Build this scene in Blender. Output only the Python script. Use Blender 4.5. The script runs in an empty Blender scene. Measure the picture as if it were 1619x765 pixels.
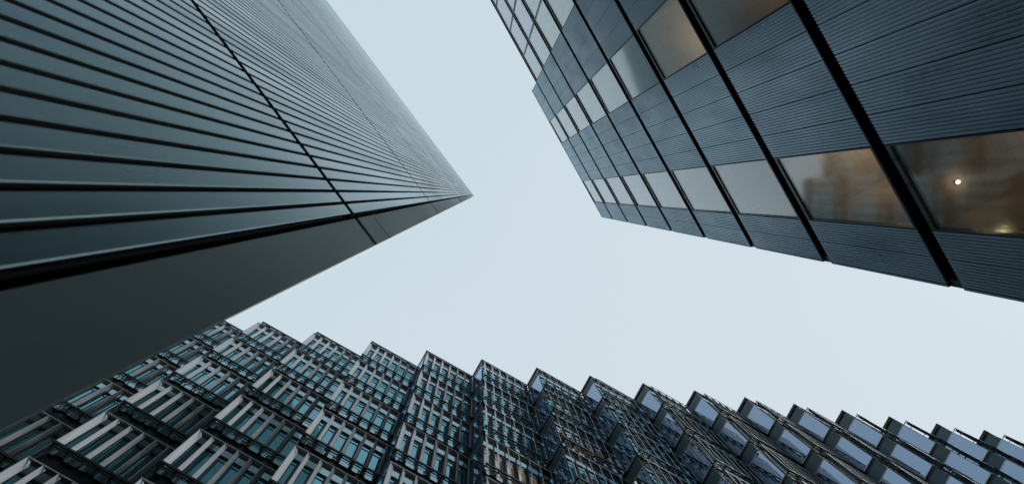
import bpy, math, random
from mathutils import Matrix, Vector
R = math.radians
random.seed(7)
S = bpy.context.scene
COL = S.collection

# ------------------------------------------------------------------ camera
EYE = 1.6                                   # eye height above the pavement
cam_d = bpy.data.cameras.new('camera'); cam = bpy.data.objects.new('camera', cam_d); COL.objects.link(cam)
cam.location = (0, 0, EYE); cam.rotation_euler = (math.pi, 0, 0)      # straight up at the zenith
cam_d.sensor_width = 36; cam_d.lens = 16
cam_d.shift_x = (809.5 - 760) / 1619; cam_d.shift_y = -(382.5 - 305) / 1619
cam_d.clip_start = 0.02; cam_d.clip_end = 6000
cam_d.dof.use_dof = True; cam_d.dof.focus_distance = 26; cam_d.dof.aperture_fstop = 2.4
S.camera = cam

# ------------------------------------------------------------------ sky, sun, exposure
SUN_AZ, SUN_EL = -0.02, R(42)                # azimuth from +X towards +Y
w = bpy.data.worlds.new('World'); S.world = w; w.use_nodes = True
nt = w.node_tree; N = nt.nodes; N.clear()
out = N.new('ShaderNodeOutputWorld'); bg = N.new('ShaderNodeBackground'); bg.inputs['Strength'].default_value = 0.1
sky = N.new('ShaderNodeTexSky'); sky.sky_type = 'NISHITA'; sky.sun_disc = False
sky.sun_elevation = SUN_EL; sky.sun_rotation = math.pi / 2 - SUN_AZ; sky.dust_density = 1.0
tc = N.new('ShaderNodeTexCoord')
dt = N.new('ShaderNodeVectorMath'); dt.operation = 'DOT_PRODUCT'; dt.inputs[1].default_value = (0.62, 0.55, 0.0)
nz = N.new('ShaderNodeTexNoise'); nz.inputs['Scale'].default_value = 1.3; nz.inputs['Detail'].default_value = 3
ad = N.new('ShaderNodeMath'); ad.operation = 'MULTIPLY_ADD'; ad.inputs[1].default_value = 0.7
cr = N.new('ShaderNodeValToRGB')
cr.color_ramp.elements[0].position = 0.0; cr.color_ramp.elements[0].color = (0.572, 0.698, 0.768, 1)
cr.color_ramp.elements[1].position = 1.0; cr.color_ramp.elements[1].color = (0.665, 0.745, 0.803, 1)
mr = N.new('ShaderNodeMapRange'); mr.inputs['From Min'].default_value = -0.28; mr.inputs['From Max'].default_value = 1.1
sc = N.new('ShaderNodeVectorMath'); sc.operation = 'SCALE'; sc.inputs['Scale'].default_value = 10.3
mx = N.new('ShaderNodeMix'); mx.data_type = 'RGBA'; mx.inputs['Factor'].default_value = 0.965
L = nt.links.new
L(tc.outputs['Generated'], dt.inputs[0]); L(tc.outputs['Generated'], nz.inputs['Vector'])
L(nz.outputs['Fac'], ad.inputs[0]); L(dt.outputs['Value'], ad.inputs[2]); L(ad.outputs[0], mr.inputs['Value'])
L(mr.outputs[0], cr.inputs['Fac']); L(cr.outputs['Color'], sc.inputs[0])
L(sky.outputs['Color'], mx.inputs['A']); L(sc.outputs['Vector'], mx.inputs['B'])
L(mx.outputs['Result'], bg.inputs['Color']); L(bg.outputs[0], out.inputs['Surface'])
sd = bpy.data.lights.new('sun', 'SUN'); sd.energy = 1.0; sd.angle = R(18); sd.color = (1.0, 0.975, 0.94)
so = bpy.data.objects.new('sun', sd); COL.objects.link(so)
tosun = Vector((math.cos(SUN_AZ) * math.cos(SUN_EL), math.sin(SUN_AZ) * math.cos(SUN_EL), math.sin(SUN_EL)))
so.rotation_euler = tosun.to_track_quat('Z', 'Y').to_euler(); so.location = (30, 20, 90)
S.view_settings.view_transform = 'Standard'; S.view_settings.look = 'None'
S.view_settings.exposure = 0.0; S.view_settings.gamma = 1.0; S.view_settings.use_curve_mapping = False
S.cycles.max_bounces = 8; S.cycles.glossy_bounces = 5; S.cycles.transparent_max_bounces = 12; S.cycles.diffuse_bounces = 4
S.cycles.use_denoising = True; S.cycles.denoising_prefilter = 'ACCURATE'; S.cycles.caustics_reflective = False

# ------------------------------------------------------------------ materials
def metal(name, col, rough=0.4, metallic=0.0, spec=0.5, var=0.12, scale=(3, 3, 0.35), rvar=0.12):
    m = bpy.data.materials.new(name); m.use_nodes = True
    n = m.node_tree.nodes; l = m.node_tree.links.new; b = n['Principled BSDF']
    t = n.new('ShaderNodeTexCoord'); mp = n.new('ShaderNodeMapping'); mp.inputs['Scale'].default_value = scale
    z = n.new('ShaderNodeTexNoise'); z.inputs['Scale'].default_value = 1.0; z.inputs['Detail'].default_value = 6
    l(t.outputs['Object'], mp.inputs['Vector']); l(mp.outputs[0], z.inputs['Vector'])
    r = n.new('ShaderNodeMapRange'); r.inputs['From Min'].default_value = 0.3; r.inputs['From Max'].default_value = 0.7
    r.inputs['To Min'].default_value = 1 - var; r.inputs['To Max'].default_value = 1 + var
    l(z.outputs['Fac'], r.inputs['Value'])
    v = n.new('ShaderNodeVectorMath'); v.operation = 'SCALE'; v.inputs[0].default_value = col
    oi = n.new('ShaderNodeObjectInfo'); orr = n.new('ShaderNodeMapRange')     # each sheet comes from its own batch
    orr.inputs['To Min'].default_value = 0.92; orr.inputs['To Max'].default_value = 1.08
    om = n.new('ShaderNodeMath'); om.operation = 'MULTIPLY'
    l(oi.outputs['Random'], orr.inputs['Value']); l(orr.outputs[0], om.inputs[0]); l(r.outputs[0], om.inputs[1])
    l(om.outputs[0], v.inputs['Scale']); l(v.outputs['Vector'], b.inputs['Base Color'])
    r2 = n.new('ShaderNodeMapRange'); r2.inputs['From Min'].default_value = 0.3; r2.inputs['From Max'].default_value = 0.7
    r2.inputs['To Min'].default_value = max(0.02, rough - rvar); r2.inputs['To Max'].default_value = rough + rvar
    l(z.outputs['Fac'], r2.inputs['Value']); l(r2.outputs[0], b.inputs['Roughness'])
    b.inputs['Metallic'].default_value = metallic; b.inputs['Specular IOR Level'].default_value = spec
    return m

def mirror_glass(name, body, tint, refl, rough=0.03, wav=0.0, vary=0.0):
    """dark tinted facade glass: coloured reflection over an opaque dark body"""
    m = bpy.data.materials.new(name); m.use_nodes = True
    n = m.node_tree.nodes; l = m.node_tree.links.new; n.remove(n['Principled BSDF']); o = n['Material Output']
    d = n.new('ShaderNodeBsdfDiffuse'); d.inputs['Color'].default_value = (*body, 1)
    if vary:                                                     # blinds up or down behind the glass, bay by bay
        oi = n.new('ShaderNodeObjectInfo'); rr = n.new('ShaderNodeMapRange')
        rr.inputs['To Min'].default_value = 1 - vary; rr.inputs['To Max'].default_value = 1 + vary * 0.5
        sv = n.new('ShaderNodeVectorMath'); sv.operation = 'SCALE'; sv.inputs[0].default_value = body
        l(oi.outputs['Random'], rr.inputs['Value']); l(rr.outputs[0], sv.inputs['Scale']); l(sv.outputs['Vector'], d.inputs['Color'])
    g = n.new('ShaderNodeBsdfGlossy'); g.inputs['Color'].default_value = (*tint, 1); g.inputs['Roughness'].default_value = rough
    lw = n.new('ShaderNodeFresnel'); lw.inputs['IOR'].default_value = 1.6
    mp = n.new('ShaderNodeMapRange'); mp.inputs['From Max'].default_value = 0.6; mp.inputs['To Min'].default_value = refl; mp.inputs['To Max'].default_value = 1
    l(lw.outputs[0], mp.inputs['Value'])
    mix = n.new('ShaderNodeMixShader'); l(mp.outputs[0], mix.inputs[0]); l(d.outputs[0], mix.inputs[1]); l(g.outputs[0], mix.inputs[2])
    if wav:
        t = n.new('ShaderNodeTexCoord'); z = n.new('ShaderNodeTexNoise'); z.inputs['Scale'].default_value = 0.7; z.inputs['Detail'].default_value = 1
        bp = n.new('ShaderNodeBump'); bp.inputs['Strength'].default_value = wav; bp.inputs['Distance'].default_value = 0.05
        l(t.outputs['Object'], z.inputs['Vector']); l(z.outputs['Fac'], bp.inputs['Height']); l(bp.outputs[0], g.inputs['Normal'])
    l(mix.outputs[0], o.inputs['Surface'])
    return m

def clear_glass(name, tint, f0, refl=(1, 1, 1), rough=0.0):
    """see-through facade glass: rooms show behind the reflection"""
    m = bpy.data.materials.new(name); m.use_nodes = True
    n = m.node_tree.nodes; l = m.node_tree.links.new; n.remove(n['Principled BSDF']); o = n['Material Output']
    tr = n.new('ShaderNodeBsdfTransparent'); tr.inputs['Color'].default_value = (*tint, 1)
    g = n.new('ShaderNodeBsdfGlossy'); g.inputs['Color'].default_value = (*refl, 1); g.inputs['Roughness'].default_value = rough
    lw = n.new('ShaderNodeLayerWeight'); lw.inputs['Blend'].default_value = 0.5
    pw = n.new('ShaderNodeMath'); pw.operation = 'POWER'; pw.inputs[1].default_value = 2.9; l(lw.outputs['Facing'], pw.inputs[0])
    f = n.new('ShaderNodeMath'); f.operation = 'MULTIPLY_ADD'; f.inputs[1].default_value = 1 - f0; f.inputs[2].default_value = f0
    l(pw.outputs[0], f.inputs[0])
    mix = n.new('ShaderNodeMixShader'); l(f.outputs[0], mix.inputs[0]); l(tr.outputs[0], mix.inputs[1]); l(g.outputs[0], mix.inputs[2])
    t = n.new('ShaderNodeTexCoord'); z = n.new('ShaderNodeTexNoise'); z.inputs['Scale'].default_value = 0.5; z.inputs['Detail'].default_value = 1
    bp = n.new('ShaderNodeBump'); bp.inputs['Strength'].default_value = 0.06; bp.inputs['Distance'].default_value = 0.05
    l(t.outputs['Object'], z.inputs['Vector']); l(z.outputs['Fac'], bp.inputs['Height']); l(bp.outputs[0], g.inputs['Normal'])
    l(mix.outputs[0], o.inputs['Surface'])
    return m

def tiles(name, col, grout, size):
    m = bpy.data.materials.new(name); m.use_nodes = True
    n = m.node_tree.nodes; l = m.node_tree.links.new; b = n['Principled BSDF']
    t = n.new('ShaderNodeTexCoord'); k = n.new('ShaderNodeTexBrick'); k.offset = 0
    k.inputs['Color1'].default_value = (*col, 1); k.inputs['Color2'].default_value = (*[c * 0.9 for c in col], 1)
    k.inputs['Mortar'].default_value = (*grout, 1); k.inputs['Scale'].default_value = 1
    k.inputs['Brick Width'].default_value = size[0]; k.inputs['Row Height'].default_value = size[1]
    k.inputs['Mortar Size'].default_value = 0.012; k.inputs['Mortar Smooth'].default_value = 0
    l(t.outputs['Object'], k.inputs['Vector']); l(k.outputs['Color'], b.inputs['Base Color']); b.inputs['Roughness'].default_value = 0.8
    return m

def glow(name, col, st):
    m = bpy.data.materials.new(name); m.use_nodes = True
    b = m.node_tree.nodes['Principled BSDF']; b.inputs['Base Color'].default_value = (0.8, 0.8, 0.8, 1)
    b.inputs['Emission Color'].default_value = (*col, 1); b.inputs['Emission Strength'].default_value = st
    return m

M = dict(
    a_plate=metal('ribbed_grey_metal', (0.295, 0.395, 0.420), 0.24, 0.96, 0.5, 0.08, (4, 4, 0.25), 0.07),
    a_groove_shade=metal('groove_shade_metal', (0.085, 0.088, 0.086), 0.6, 0, 0.2),  # rib metal made darker: the shade inside the grooves is in this colour
    a_strip=metal('corner_metal', (0.265, 0.345, 0.355), 0.42, 0.3, 0.5, 0.12, (2.2, 2.2, 0.5), 0.07),
    black=metal('shadow_gap_black', (0.008, 0.009, 0.010), 0.7, 0, 0.1),
    b_rib=metal('corrugated_blue_grey_metal', (0.300, 0.430, 0.520), 0.36, 0.5, 0.5, 0.10, (1.2, 1.2, 0.6)),
    b_trim=metal('dark_trim_metal', (0.06, 0.075, 0.085), 0.35, 0.5, 0.5),
    b_glass=clear_glass('clear_office_glass', (0.84, 0.87, 0.86), 0.08, (0.93, 0.98, 1.0), 0.075),
    ceil=tiles('ceiling_tiles', (0.52, 0.46, 0.38), (0.40, 0.355, 0.295), (0.6, 0.3)),
    plaster=metal('room_plaster', (0.42, 0.37, 0.30), 0.8, 0, 0.2, 0.1),
    carpet=metal('dark_carpet', (0.05, 0.05, 0.05), 0.9, 0, 0.1),
    slab=metal('concrete_slab', (0.20, 0.20, 0.20), 0.8, 0, 0.2),
    fin=metal('pale_fin_metal', (0.505, 0.575, 0.625), 0.5, 0.0, 0.5, 0.06),
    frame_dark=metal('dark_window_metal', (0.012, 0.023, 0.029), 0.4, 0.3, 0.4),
    rail=metal('pale_rail_metal', (0.42, 0.42, 0.43), 0.42, 0.3, 0.5),
    ledge=metal('black_ledge_metal', (0.012, 0.018, 0.022), 0.5, 0.2, 0.3),
    teal=mirror_glass('teal_glass', (0.105, 0.300, 0.350), (0.34, 0.70, 0.82), 0.36, 0.05, 0.05, 0.55),
    pale_teal=mirror_glass('pale_teal_glass', (0.15, 0.225, 0.25), (0.56, 0.76, 0.83), 0.38, 0.06, 0.05, 0.3),
    blue=mirror_glass('blue_glass', (0.012, 0.026, 0.034), (0.50, 0.63, 0.84), 0.45, 0.02, 0.06),
    louvre=metal('louvre_metal', (0.050, 0.090, 0.115), 0.4, 0.3, 0.5),
    pave=metal('granite_paving', (0.22, 0.22, 0.22), 0.7, 0, 0.3, 0.2, (1, 1, 1)),
    lamp=glow('warm_lamp', (1.0, 0.80, 0.50), 30.0),
    lampbody=metal('white_lamp_metal', (0.7, 0.7, 0.7), 0.4),
)

# ------------------------------------------------------------------ mesh helpers
class MB:
    def __init__(s): s.v = []; s.f = []
    def box(s, x0, x1, y0, y1, z0, z1):
        if x0 > x1: x0, x1 = x1, x0
        if y0 > y1: y0, y1 = y1, y0
        b = len(s.v)
        s.v += [(x0, y0, z0), (x1, y0, z0), (x1, y1, z0), (x0, y1, z0), (x0, y0, z1), (x1, y0, z1), (x1, y1, z1), (x0, y1, z1)]
        s.f += [tuple(b + i for i in q) for q in ((3, 2, 1, 0), (4, 5, 6, 7), (0, 1, 5, 4), (1, 2, 6, 5), (2, 3, 7, 6), (3, 0, 4, 7))]
        return s
    def prism(s, prof, z0, z1):
        """closed (x, y) outline, counter-clockwise from above, run from z0 to z1"""
        a = sum(prof[i][0] * prof[(i + 1) % len(prof)][1] - prof[(i + 1) % len(prof)][0] * prof[i][1] for i in range(len(prof)))
        if a < 0: prof = prof[::-1]
        b = len(s.v); n = len(prof)
        s.v += [(x, y, z0) for x, y in prof] + [(x, y, z1) for x, y in prof]
        s.f.append(tuple(b + i for i in range(n))[::-1]); s.f.append(tuple(b + n + i for i in range(n)))
        for i in range(n):
            j = (i + 1) % n; s.f.append((b + i, b + j, b + n + j, b + n + i))
        return s
    def cyl(s, cx, cy, r, z0, z1, n=32):
        return s.prism([(cx + r * math.cos(2 * math.pi * i / n), cy + r * math.sin(2 * math.pi * i / n)) for i in range(n)], z0, z1)
    def mesh(s, name, mat):
        me = bpy.data.meshes.new(name); me.from_pydata(s.v, [], s.f); me.materials.append(mat); me.update(); return me

def put(name, mesh, parent=None, loc=(0, 0, 0), rz=0.0):
    o = bpy.data.objects.new(name, mesh); COL.objects.link(o); o.location = loc; o.rotation_euler = (0, 0, rz)
    if parent: o.parent = parent
    return o
def part(name, mb, mat, parent): return put(name, mb.mesh(name, mat), parent)
def thing(name, label, cat, loc=(0, 0, 0), rz=0.0, group=None):
    o = bpy.data.objects.new(name, None); COL.objects.link(o); o.location = loc; o.rotation_euler = (0, 0, rz)
    o['label'] = label; o['category'] = cat
    if group: o['group'] = group
    return o

FPX = 16 / 36 * 1619
def plan(px, py, Z): return Vector(((px - 760) * Z / FPX, (py - 305) * Z / FPX))

# ------------------------------------------------------------------ ground
g = part('pavement', MB().box(-900, 900, -900, 900, -0.3, 0.0), M['pave'], None); g['kind'] = 'structure'

# ================================================================== ribbed tower on the left
# local x runs along the wall away from the corner, local y points out of the wall
CA = Vector((-0.9172, 0.4575)); rzA = math.atan2(-0.79819, -0.60241)
QA = 0.695                                                     # all of the tower's sizes below are in units of QA metres, from the eye
def part_a(name, mb, mat):
    mb.v = [(x * QA, y * QA, EYE + (z - EYE) * QA) for x, y, z in mb.v]
    return part(name, mb, mat, A)
A = thing('ribbed_tower', 'tall dark grey tower clad in ribbed metal with a plain smooth corner strip', 'tower', (CA.x * QA, CA.y * QA, 0), rzA)
LA, DA = 40.0, 16.0
ZA = [EYE - EYE / QA] + [EYE + 4 + 6 * j for j in range(0, 11)]          # joint levels, last one is the roof
def plates(x0, x1, pitch, wid, z0, z1, flip=None):
    mb = MB(); c = 0.003; x = x0
    while x + wid < x1:
        p = [(x, -0.04), (x, -c), (x + c, 0), (x + wid - c, 0), (x + wid, -c), (x + wid, -0.04)]
        if flip: p = [flip(*q) for q in p]
        mb.prism(p, z0, z1); x += pitch
    return mb
SD, SN = Vector((0.295, -0.955)), Vector((-0.955, -0.295))    # the return wall round the sharp corner: along, outwards
side = lambda x, y: tuple(SD * x + SN * y)
for j in range(len(ZA) - 1):
    z0, z1 = ZA[j] + (0.05 if j else 0), ZA[j + 1] - 0.05
    part_a('ribbed_panel', plates(0.353, LA, 0.13, 0.0975, z0, z1), M['a_plate'])
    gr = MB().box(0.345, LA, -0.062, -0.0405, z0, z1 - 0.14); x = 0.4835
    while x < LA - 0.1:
        gr.box(x - 0.0025, x - 0.0002, -0.040, -0.004, z0, z1 - 0.002); x += 0.13  # dark strips over the rib sides stand in for shade in the slots
    part_a('groove_shade', gr, M['a_groove_shade'])
    ce = MB()                                                   # folded corner panel: front leaf and side leaf in one
    ce.prism([(0.289, 0.0), (0.295, -0.006), (0.295, -0.03), side(0.05, -0.02), side(0.295, -0.02), side(0.295, 0.0), side(0.006, 0.0), (0.006, 0.0)], z0, z1)
    part_a('corner_panel', ce, M['a_strip'])
    part_a('ribbed_side_panel', plates(0.353, DA, 0.13, 0.0975, z0, z1, side), M['a_plate'])
lap = MB().box(-0.002, 0.297, 0.0005, 0.0025, EYE + 4.60, EYE + 4.66)
part_a('corner_lap_seam', lap, M['a_strip'])
part_a('backing_wall', MB().prism([(0.14, -0.07), (LA, -0.07), (LA, -DA), side(DA, -0.07), side(0.3, -0.07)], ZA[0], ZA[-1] - 0.3), M['black'])
part_a('roof_cap', MB().prism([(0.03, -0.01), (LA, -0.01), (LA, -DA), side(DA, -0.01)], ZA[-1] + 0.001, ZA[-1] + 0.12), M['a_strip'])

# ================================================================== glass and corrugated office on the right
CB = Vector((11.2549, 2.2674))
# local x = -s (s runs away from the corner), local y points out of the wall
rzB = math.atan2(0.87416, 0.48564)
B = thing('office_block', 'office block with corrugated blue grey panels, dark floor gaps and strips of large windows', 'office building', (CB.x, CB.y, 0), rzB)
linesB = [EYE + 10.77 + 4 * k for k in range(-3, 8)]            # floor gaps
linesB[0] = 0.0
ROOFB = EYE + 42.15
strips = [('clad', 0.062, 1.58), ('glass', 1.58, 3.86), ('clad', 3.86, 7.83), ('glass', 7.83, 10.14), ('clad', 10.14, 13.42)]
strips += [('glass', 13.42 + 2.37 * i, 13.42 + 2.37 * (i + 1)) for i in range(5)] + [('clad', 25.27, 29.23), ('glass', 29.23, 31.6), ('clad', 31.6, 37.9), ('glass', 37.9, 40.2), ('clad', 40.2, 48.1)]  # strips at the far end are unseen, added to darken the tower's reflections
SB, DB, RD = 48.1, 14.0, 4.5
GAP = 0.185
def corrugated(s0, s1, z0, z1):
    mb = MB(); n = max(1, round((s1 - s0) / 0.793)); wd = (s1 - s0) / n
    for i in range(n):
        a, b = s0 + i * wd + 0.009, s0 + (i + 1) * wd - 0.009
        k = 9; p = (b - a) / k; pr = [(-a, -0.055)]
        for q in range(k):
            x = a + q * p
            pr += [(-x, -0.026), (-(x + p * 0.22), -0.026), (-(x + p * 0.36), 0.0), (-(x + p * 0.86), 0.0)]
        pr += [(-b, -0.026), (-b, -0.055)]
        mb.prism(pr, z0, z1)
    return mb
storeys = [(linesB[k], linesB[k + 1]) for k in range(len(linesB) - 1)] + [(linesB[-1], ROOFB)]
for k, (za, zb) in enumerate(storeys):
    top = k == len(storeys) - 1
    z0 = za + (GAP if k else 0); z1 = zb - (0 if top else GAP)
    send = 13.42 if top else SB
    for kind, a, b in strips:
        if a >= send: continue
        if kind == 'clad':
            part('corrugated_panel', corrugated(a, b, z0, z1), M['b_rib'], B)
            part('panel_backing', MB().box(-a - 0.002, -b + 0.002, -0.30, -0.057, z0, z1), M['black'], B)
        else:
            fr = MB(); t = 0.045
            fr.box(-a - 0.012, -a - t, -0.16, -0.006, z0, z1).box(-b + 0.012, -b + t, -0.16, -0.006, z0, z1)
            fr.box(-a - t, -b + t, -0.16, -0.006, z0, z0 + t).box(-a - t, -b + t, -0.16, -0.006, z1 - 0.11, z1)
            win = part('window', fr, M['b_trim'], B)
            pm = MB().box(-a - t + 0.004, -b + t - 0.004, -0.075, -0.05, z0 + t - 0.004, z1 - 0.106)
            ta, tb = random.uniform(-0.006, 0.006), random.uniform(-0.005, 0.005)      # panes never sit perfectly true
            pm.v = [(x, y + ta * (x + (a + b) / 2) + tb * (z - (z0 + z1) / 2), z) for x, y, z in pm.v]
            part('pane', pm, M['b_glass'], win)
            rm = MB()
            rm.box(-a + 0.10, -a - 0.02, -RD, -0.17, z0 - 0.004, z1 + 0.004).box(-b - 0.08, -b + 0.02, -RD, -0.17, z0 - 0.004, z1 + 0.004)
            rm.box(-a - 0.02, -b + 0.02, -RD, -RD + 0.1, z0 - 0.004, z1 + 0.004)
            room = part('room_wall', rm, M['plaster'], B)
            part('ceiling', MB().box(-a - 0.021, -b + 0.021, -RD + 0.101, -0.155, z1 - 0.10, z1 + 0.003), M['ceil'], room)
    if k:
        part('floor_slab', MB().box(0 - 0.02, -SB + 0.02, -RD + 0.002, -0.157, za - GAP + 0.002, za + GAP - 0.002), M['black'], B)
    if not top:
        for zz in (z1 + 0.004,):
            pass
    tr = MB()
    if k: tr.box(-0.014, -send, -0.058, 0.004, z0 - 0.034, z0 - 0.002)
    if not top: tr.box(-0.014, -SB, -0.09, -0.05, z1 + 0.002, z1 + 0.032).box(-0.003, -0.04, -0.156, -0.052, z1 + 0.034, zb + GAP - 0.036)
    part('corner_trim', MB().box(0.0, -0.058, -0.062, -0.001, z0, z1), M['b_rib'], B)
    part('floor_trim', tr, M['b_trim'], B)
    part('corrugated_side_panel', MB().prism([(0.02 if q % 2 else 0.0, -0.06 - q * 0.25) for q in range(56)] + [(-0.03, -0.06 - 55 * 0.25), (-0.03, -0.06)], z0, z1), M['b_rib'], B)
part('core', MB().box(-0.06, -SB, -DB, -RD - 0.01, 0, linesB[-1] - 0.4), M['slab'], B)
part('roof', MB().box(-0.05, -13.4, -DB, -RD, ROOFB - 0.6, ROOFB - 0.05).box(-13.45, -SB, -DB, -0.08, linesB[-1] + 0.19, linesB[-1] + 0.25), M['slab'], B)
part('corner_post', MB().box(-0.004, -0.2, -0.17, -0.0575, 0.01, ROOFB - 0.02), M['b_trim'], B)
# copings along the two roof heights
part('coping', MB().box(0.01, -13.43, -0.30, 0.012, ROOFB + 0.001, ROOFB + 0.05).box(-13.44, -SB, -0.30, 0.012, linesB[-1] + 0.19, linesB[-1] + 0.255), M['b_trim'], B)

def b_world(s, o, z): return B_M @ Vector((-s, o, z))
B_M = Matrix.Translation((CB.x, CB.y, 0)) @ Matrix.Rotation(rzB, 4, 'Z')
def room_lamp(s, o, z, watt, label, r=0.035, col=(1.0, 0.72, 0.47), drop=0.6):
    p = b_world(s, o, z)
    t = thing('ceiling_lamp', label, 'lamp', p, rzB, 'lit lamps on office ceilings')
    part('housing', MB().cyl(0, 0, r + 0.025, -0.045, 0.0), M['lampbody'], t)
    part('bulb', MB().cyl(0, 0, r, -0.062, -0.0455), M['lamp'], t)
    ld = bpy.data.lights.new('lamp_light', 'POINT'); ld.energy = watt; ld.color = col; ld.shadow_soft_size = 0.12
    lo = bpy.data.objects.new('lamp_light', ld); COL.objects.link(lo); lo.parent = t; lo.location = (0, 0, -drop)
zc = lambda line: line - GAP - 0.101
room_lamp(2.35, -0.95, zc(EYE + 10.77), 1.5, 'small bright lamp in the big dim window at the right edge', r=0.028, drop=0.16)
room_lamp(3.4, -4.1, zc(EYE + 10.77), 34, 'unseen lamp added deep in the room behind the right edge window for amber glow', drop=1.8)  # second lamp, added out of sight to light the room amber
room_lamp(3.2, -2.6, zc(EYE + 14.77), 42, 'warm lamp deep in the amber room of the lower window row', drop=1.2)
room_lamp(8.6, -2.8, zc(EYE + 18.77), 62, 'warm lamp deep in the beige tiled room of the upper window row', drop=1.2)
room_lamp(9.4, -3.2, zc(EYE + 14.77), 24, 'dim lamp in the olive room at the top edge of the picture', drop=1.2)

# ================================================================== saw-toothed office at the bottom
ANG = R(29.3); Lx = Vector((math.cos(ANG), math.sin(ANG))); Ny = Vector((math.sin(ANG), -math.cos(ANG)))   # Ny: out of the long faces
tipsC = [(416.7, 509), (502, 525), (588.6, 539.6), (674.9, 554.3), (761.8, 568.2), (848.6, 581.4), (932.7, 594.1), (1016.5, 606), (1098, 617.3),
         (1177.8, 628), (1255.5, 638.4), (1331.4, 648.2), (1405.7, 658.5), (1480.8, 669.6), (1556, 680)]
for i in range(4): tipsC.insert(0, (tipsC[0][0] - 86, tipsC[0][1] - 15.6))
for i in range(3): tipsC.append((tipsC[-1][0] + 75.2, tipsC[-1][1] + 10.8))
ZP = 38.4                                                        # parapet
T = [plan(x, y, ZP) for x, y in tipsC]
C = thing('saw_toothed_office', 'long dark saw-toothed office with pale fins in front of teal windows', 'office building', (T[0].x, T[0].y, 0))
C0 = Vector((T[0].x, T[0].y, 0))
RAIL0, FH, WH = 37.1, 3.77, 2.70
nb = len(T) - 1
longs = [(T[k + 1] - T[k]).dot(Lx) for k in range(nb)]
shorts = [1.6] + [(T[k] - T[k - 1]).dot(Ny) for k in range(1, nb + 1)]

def seen(k, i):
    t = T[k]; ln = longs[k]; zt = RAIL0 + 1.3 - FH * i; zb = zt - FH - 0.5
    pts = []
    for P in (t + Ny * 0.4, t + Lx * ln + Ny * 0.4, t - Ny * shorts[k]):
        for z in (zt, zb):
            if z > 0.6: pts.append((P.x * FPX / z, P.y * FPX / z))
    pts = [(x, y) for x, y in pts if y > -0.4987 * x - 22]     # not behind the tower on the left
    return bool(pts) and min(y for x, y in pts) < 475 and max(x for x, y in pts) > -775 and min(x for x, y in pts) < 875

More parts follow.
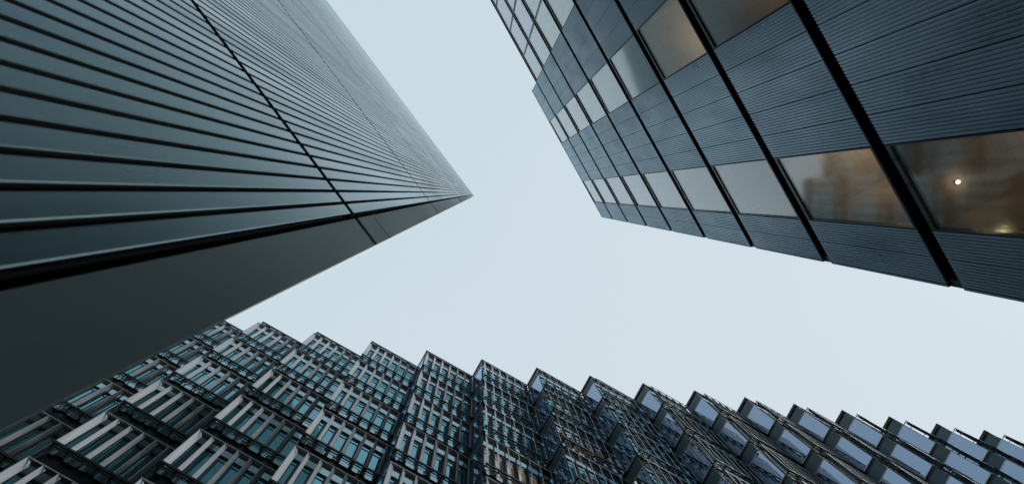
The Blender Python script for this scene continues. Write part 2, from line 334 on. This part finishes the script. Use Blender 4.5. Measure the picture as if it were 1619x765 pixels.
def two_faced(me):                                               # the fins are pale on one face and on the front edge, dark on the other
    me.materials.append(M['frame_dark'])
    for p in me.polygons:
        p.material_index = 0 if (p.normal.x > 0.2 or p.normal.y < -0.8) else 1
cache = {}
def bay_meshes(k):
    key = (round(longs[k], 2), round(shorts[k], 2))
    if key in cache: return cache[key]
    ln, sh = longs[k], shorts[k]; d = {}
    u = ln / 6; H = -WH
    # y < 0 is outwards (local y points into the building)
    mb = MB()
    for j in range(7):
        x = j * u
        mb.box(max(0.0, x - 0.05), min(ln, x + 0.05), -0.01, 0.16, H + 0.206, 0.129)
    for j in range(6): mb.box((j + 0.72) * u, (j + 1) * u - 0.051, 0.03, 0.10, H + 0.207, -0.365)
    mb.box(0, ln, -0.015, 0.16, H, H + 0.205).box(0, ln, -0.015, 0.16, 0.13, 0.163).box(0.0, ln, 0.012, 0.14, -0.36, -0.29)
    lw = MB(); lw.v = list(mb.v); lw.f = list(mb.f); lw.box(0.002, ln, 0.20, 0.30, -0.28, 1.06)
    d['lit_wall'] = lw.mesh('window_bay', M['frame_dark'])
    mb.box(0.002, ln, 0.20, 0.30, H, 1.06)
    d['wall'] = mb.mesh('window_bay', M['frame_dark'])
    p1 = MB()
    for j in range(6):
        p1.box(j * u + 0.052, (j + 0.72) * u - 0.004, 0.06, 0.08, H + 0.206, -0.361)
    d['lit_pane'] = p1.mesh('window_pane', M['b_glass'])
    d['pane'] = p1.mesh('window_pane', M['teal'])
    p2 = MB()
    for j in range(6):
        p2.box(j * u + 0.052, (j + 1) * u - 0.052, 0.0, 0.02, -0.289, 0.128)
    d['top_light'] = p2.mesh('top_light', M['pale_teal'])
    sp = MB(); sp.box(0, ln, 0.06, 0.16, 0.165, 1.065)
    for q in range(2): sp.box(0.002, ln, 0.0, 0.058, 0.20 + q * 0.12, 0.20 + q * 0.12 + 0.05)
    d['spandrel'] = sp.mesh('spandrel', M['frame_dark'])
    sg = MB()
    for j in range(6):
        a, b = (j + 0.1) * u, (j + (0.92 if j % 2 else 0.5)) * u
        sg.box(a, b, -0.03, -0.0165, 0.92, 1.20)
    sg.box(0.02, ln - 0.02, -0.028, -0.0185, 1.02, 1.05)
    d['spandrel_pane'] = sg.mesh('spandrel_pane', M['pale_teal'])
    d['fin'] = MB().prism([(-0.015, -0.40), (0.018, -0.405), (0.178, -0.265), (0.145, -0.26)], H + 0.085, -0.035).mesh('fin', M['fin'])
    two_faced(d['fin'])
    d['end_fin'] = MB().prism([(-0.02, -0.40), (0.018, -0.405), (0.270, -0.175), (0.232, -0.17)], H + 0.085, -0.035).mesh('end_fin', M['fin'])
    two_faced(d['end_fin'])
    r = MB().box(-0.04, ln - 0.02, -0.41, -0.36, -0.033, 0.012)
    d['rail'] = r.mesh('top_rail', M['rail'])
    s = MB().box(-0.04, ln - 0.02, -0.43, -0.36, H - 0.03, H + 0.083).box(-0.04, ln - 0.02, -0.27, -0.235, H - 0.02, H + 0.06)
    bk = MB().box(-0.04, ln - 0.02, -0.25, -0.20, -0.03, 0.0)
    for j in (0, 1, 3, 4, 6):
        x = 0.03 + j * (ln - 0.09) / 6
        s.box(x - 0.03, x + 0.03, -0.359, -0.271, H - 0.015, H + 0.05)
        s.box(x - 0.06, x - 0.01, -0.234, -0.031, H - 0.02, H + 0.03)
        bk.box(x - 0.018, x + 0.018, -0.359, -0.251, -0.028, -0.004)
        bk.box(x - 0.018, x + 0.018, -0.199, -0.016, -0.028, -0.004)
    d['bracket'] = bk.mesh('bracket', M['ledge'])
    d['ledge'] = s.mesh('ledge', M['ledge'])
    # short return face: plane x = 0, running inwards
    f = MB()
    f.box(0.0, 0.10, 0.165, sh, H - 0.0, H + 0.05).box(0.0, 0.10, 0.165, 0.24, H + 0.05, -0.05).box(0, 0.1, sh - 0.06, sh, H + 0.05, -0.05)
    f.box(0.03, 0.2, 0.165, sh, 0.86, 1.064)
    d['side_frame'] = f.mesh('side_frame', M['frame_dark'])
    e = MB().box(-0.03, 0.03, 0.02, sh, -0.05, 0.0)
    d['side_sill'] = MB().box(-0.03, 0.03, 0.02, sh, H + 0.0505, H + 0.10).mesh('side_sill', M['rail'])
    d['side_rail'] = e.mesh('side_rail', M['rail'])
    d['side_pane'] = MB().box(-0.022, -0.004, 0.02, sh - 0.03, H + 0.101, -0.052).mesh('side_pane', M['blue'])
    l = MB().box(0.04, 0.1, 0.165, sh, 0.004, 0.855)
    n = 18
    for q in range(n):
        y = 0.01 + q * (sh - 0.03) / n
        l.box(-0.024, 0.038, y, y + (sh - 0.03) / n * 0.55, 0.004, 0.85)
    d['side_louvre'] = l.mesh('side_louvre', M['louvre'])
    cache[key] = d; return d

LIT = {(8, 3): (60, 'warm lamp glowing behind the brightest yellow window bay of the saw-toothed office'),
       (9, 2): (22, 'dim warm lamp in the window bay just above and right of the brightest yellow bay')}
count = 0; lowest = [0] * nb
for k in range(nb):
    for i in range(9):
        if not seen(k, i): continue
        lowest[k] = max(lowest[k], i + 1)
for k in range(nb):
    d = bay_meshes(k); ln = longs[k]
    for i in range(lowest[k]):
        if not seen(k, i): continue
        count += 1
        loc = (T[k].x - C0.x, T[k].y - C0.y, EYE + RAIL0 - FH * i)
        lit = (k, i) in LIT
        bay = put('window_bay', d['lit_wall' if lit else 'wall'], C, loc, ANG)
        if lit:
            rm = MB().box(0.05, ln - 0.05, 0.82, 0.86, -WH, -0.1).box(0.05, ln - 0.05, 0.165, 0.819, -WH, -WH + 0.05).box(0.05, ln - 0.05, 0.301, 0.819, -0.28, -0.2)
            rm.box(0.05, 0.09, 0.165, 0.819, -WH + 0.051, -0.281).box(ln - 0.09, ln - 0.05, 0.165, 0.819, -WH + 0.051, -0.281)
            part('lit_room', rm, M['plaster'], bay)
            wx, lab = LIT[(k, i)]
            p = C.matrix_basis @ bay.matrix_basis @ Vector((ln * 0.68, 0.60, -WH + 0.9))
            t = thing('wall_lamp', lab, 'lamp', p, ANG)
            part('bulb', MB().cyl(0, 0, 0.04, -0.15, 0.15), M['lampbody'], t); part('bracket', MB().box(-0.03, 0.03, 0.041, 0.22, -0.03, 0.03), M['lampbody'], t)
            ld = bpy.data.lights.new('lamp_light', 'POINT'); ld.energy = wx; ld.color = (1.0, 0.74, 0.36); ld.shadow_soft_size = 0.3
            lo = bpy.data.objects.new('lamp_light', ld); COL.objects.link(lo); lo.parent = t; lo.location = (0, -0.14, 0)
        for nm in ('lit_pane' if lit else 'pane', 'top_light', 'spandrel', 'spandrel_pane', 'rail', 'ledge', 'bracket', 'side_frame', 'side_rail', 'side_sill', 'side_pane', 'side_louvre'):
            put({'pane': 'window_pane', 'lit_pane': 'window_pane', 'rail': 'top_rail'}.get(nm, nm), d[nm], bay)
        for j in range(7):
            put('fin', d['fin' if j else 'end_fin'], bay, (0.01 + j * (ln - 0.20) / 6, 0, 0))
print('BAYS', count, lowest, [round(x, 2) for x in longs], [round(x, 2) for x in shorts])

# plain saw-toothed body behind the bays, and the parapet
def saw(off, k0=0, k1=None):
    pts = []
    for k in range(k0, nb if k1 is None else k1):
        a = T[k] - Ny * off + Lx * off; v = T[k] + Lx * longs[k] - Ny * off + Lx * off
        pts += [(a.x - C0.x, a.y - C0.y), (v.x - C0.x, v.y - C0.y)]
    return pts
pts = saw(0.9)
back = [(pts[-1][0], pts[-1][1] + 14), (pts[0][0], pts[0][1] + 14)]
part('inner_wall', MB().prism(pts + back, 0, EYE + RAIL0 + 1.0), M['frame_dark'], C)
cp = MB()
for k in range(nb):
    a = T[k]; b = T[k] + Lx * longs[k]; c = T[k] - Ny * shorts[k]
    q = lambda P: (P.x - C0.x, P.y - C0.y)
    cp.prism([q(a + Ny * 0.05 - Lx * 0.05), q(b + Ny * 0.05 - Lx * 0.005), q(b - Ny * 0.3 - Lx * 0.005), q(a - Ny * 0.3 - Lx * 0.05)], EYE + RAIL0 + 1.07, EYE + ZP)
    cp.prism([q(a - Ny * 0.301 - Lx * 0.05), q(a - Ny * 0.301 + Lx * 0.25), q(c + Ny * 0.055 + Lx * 0.25), q(c + Ny * 0.055 - Lx * 0.05)], EYE + RAIL0 + 1.07, EYE + ZP)
part('parapet', cp, M['ledge'], C)
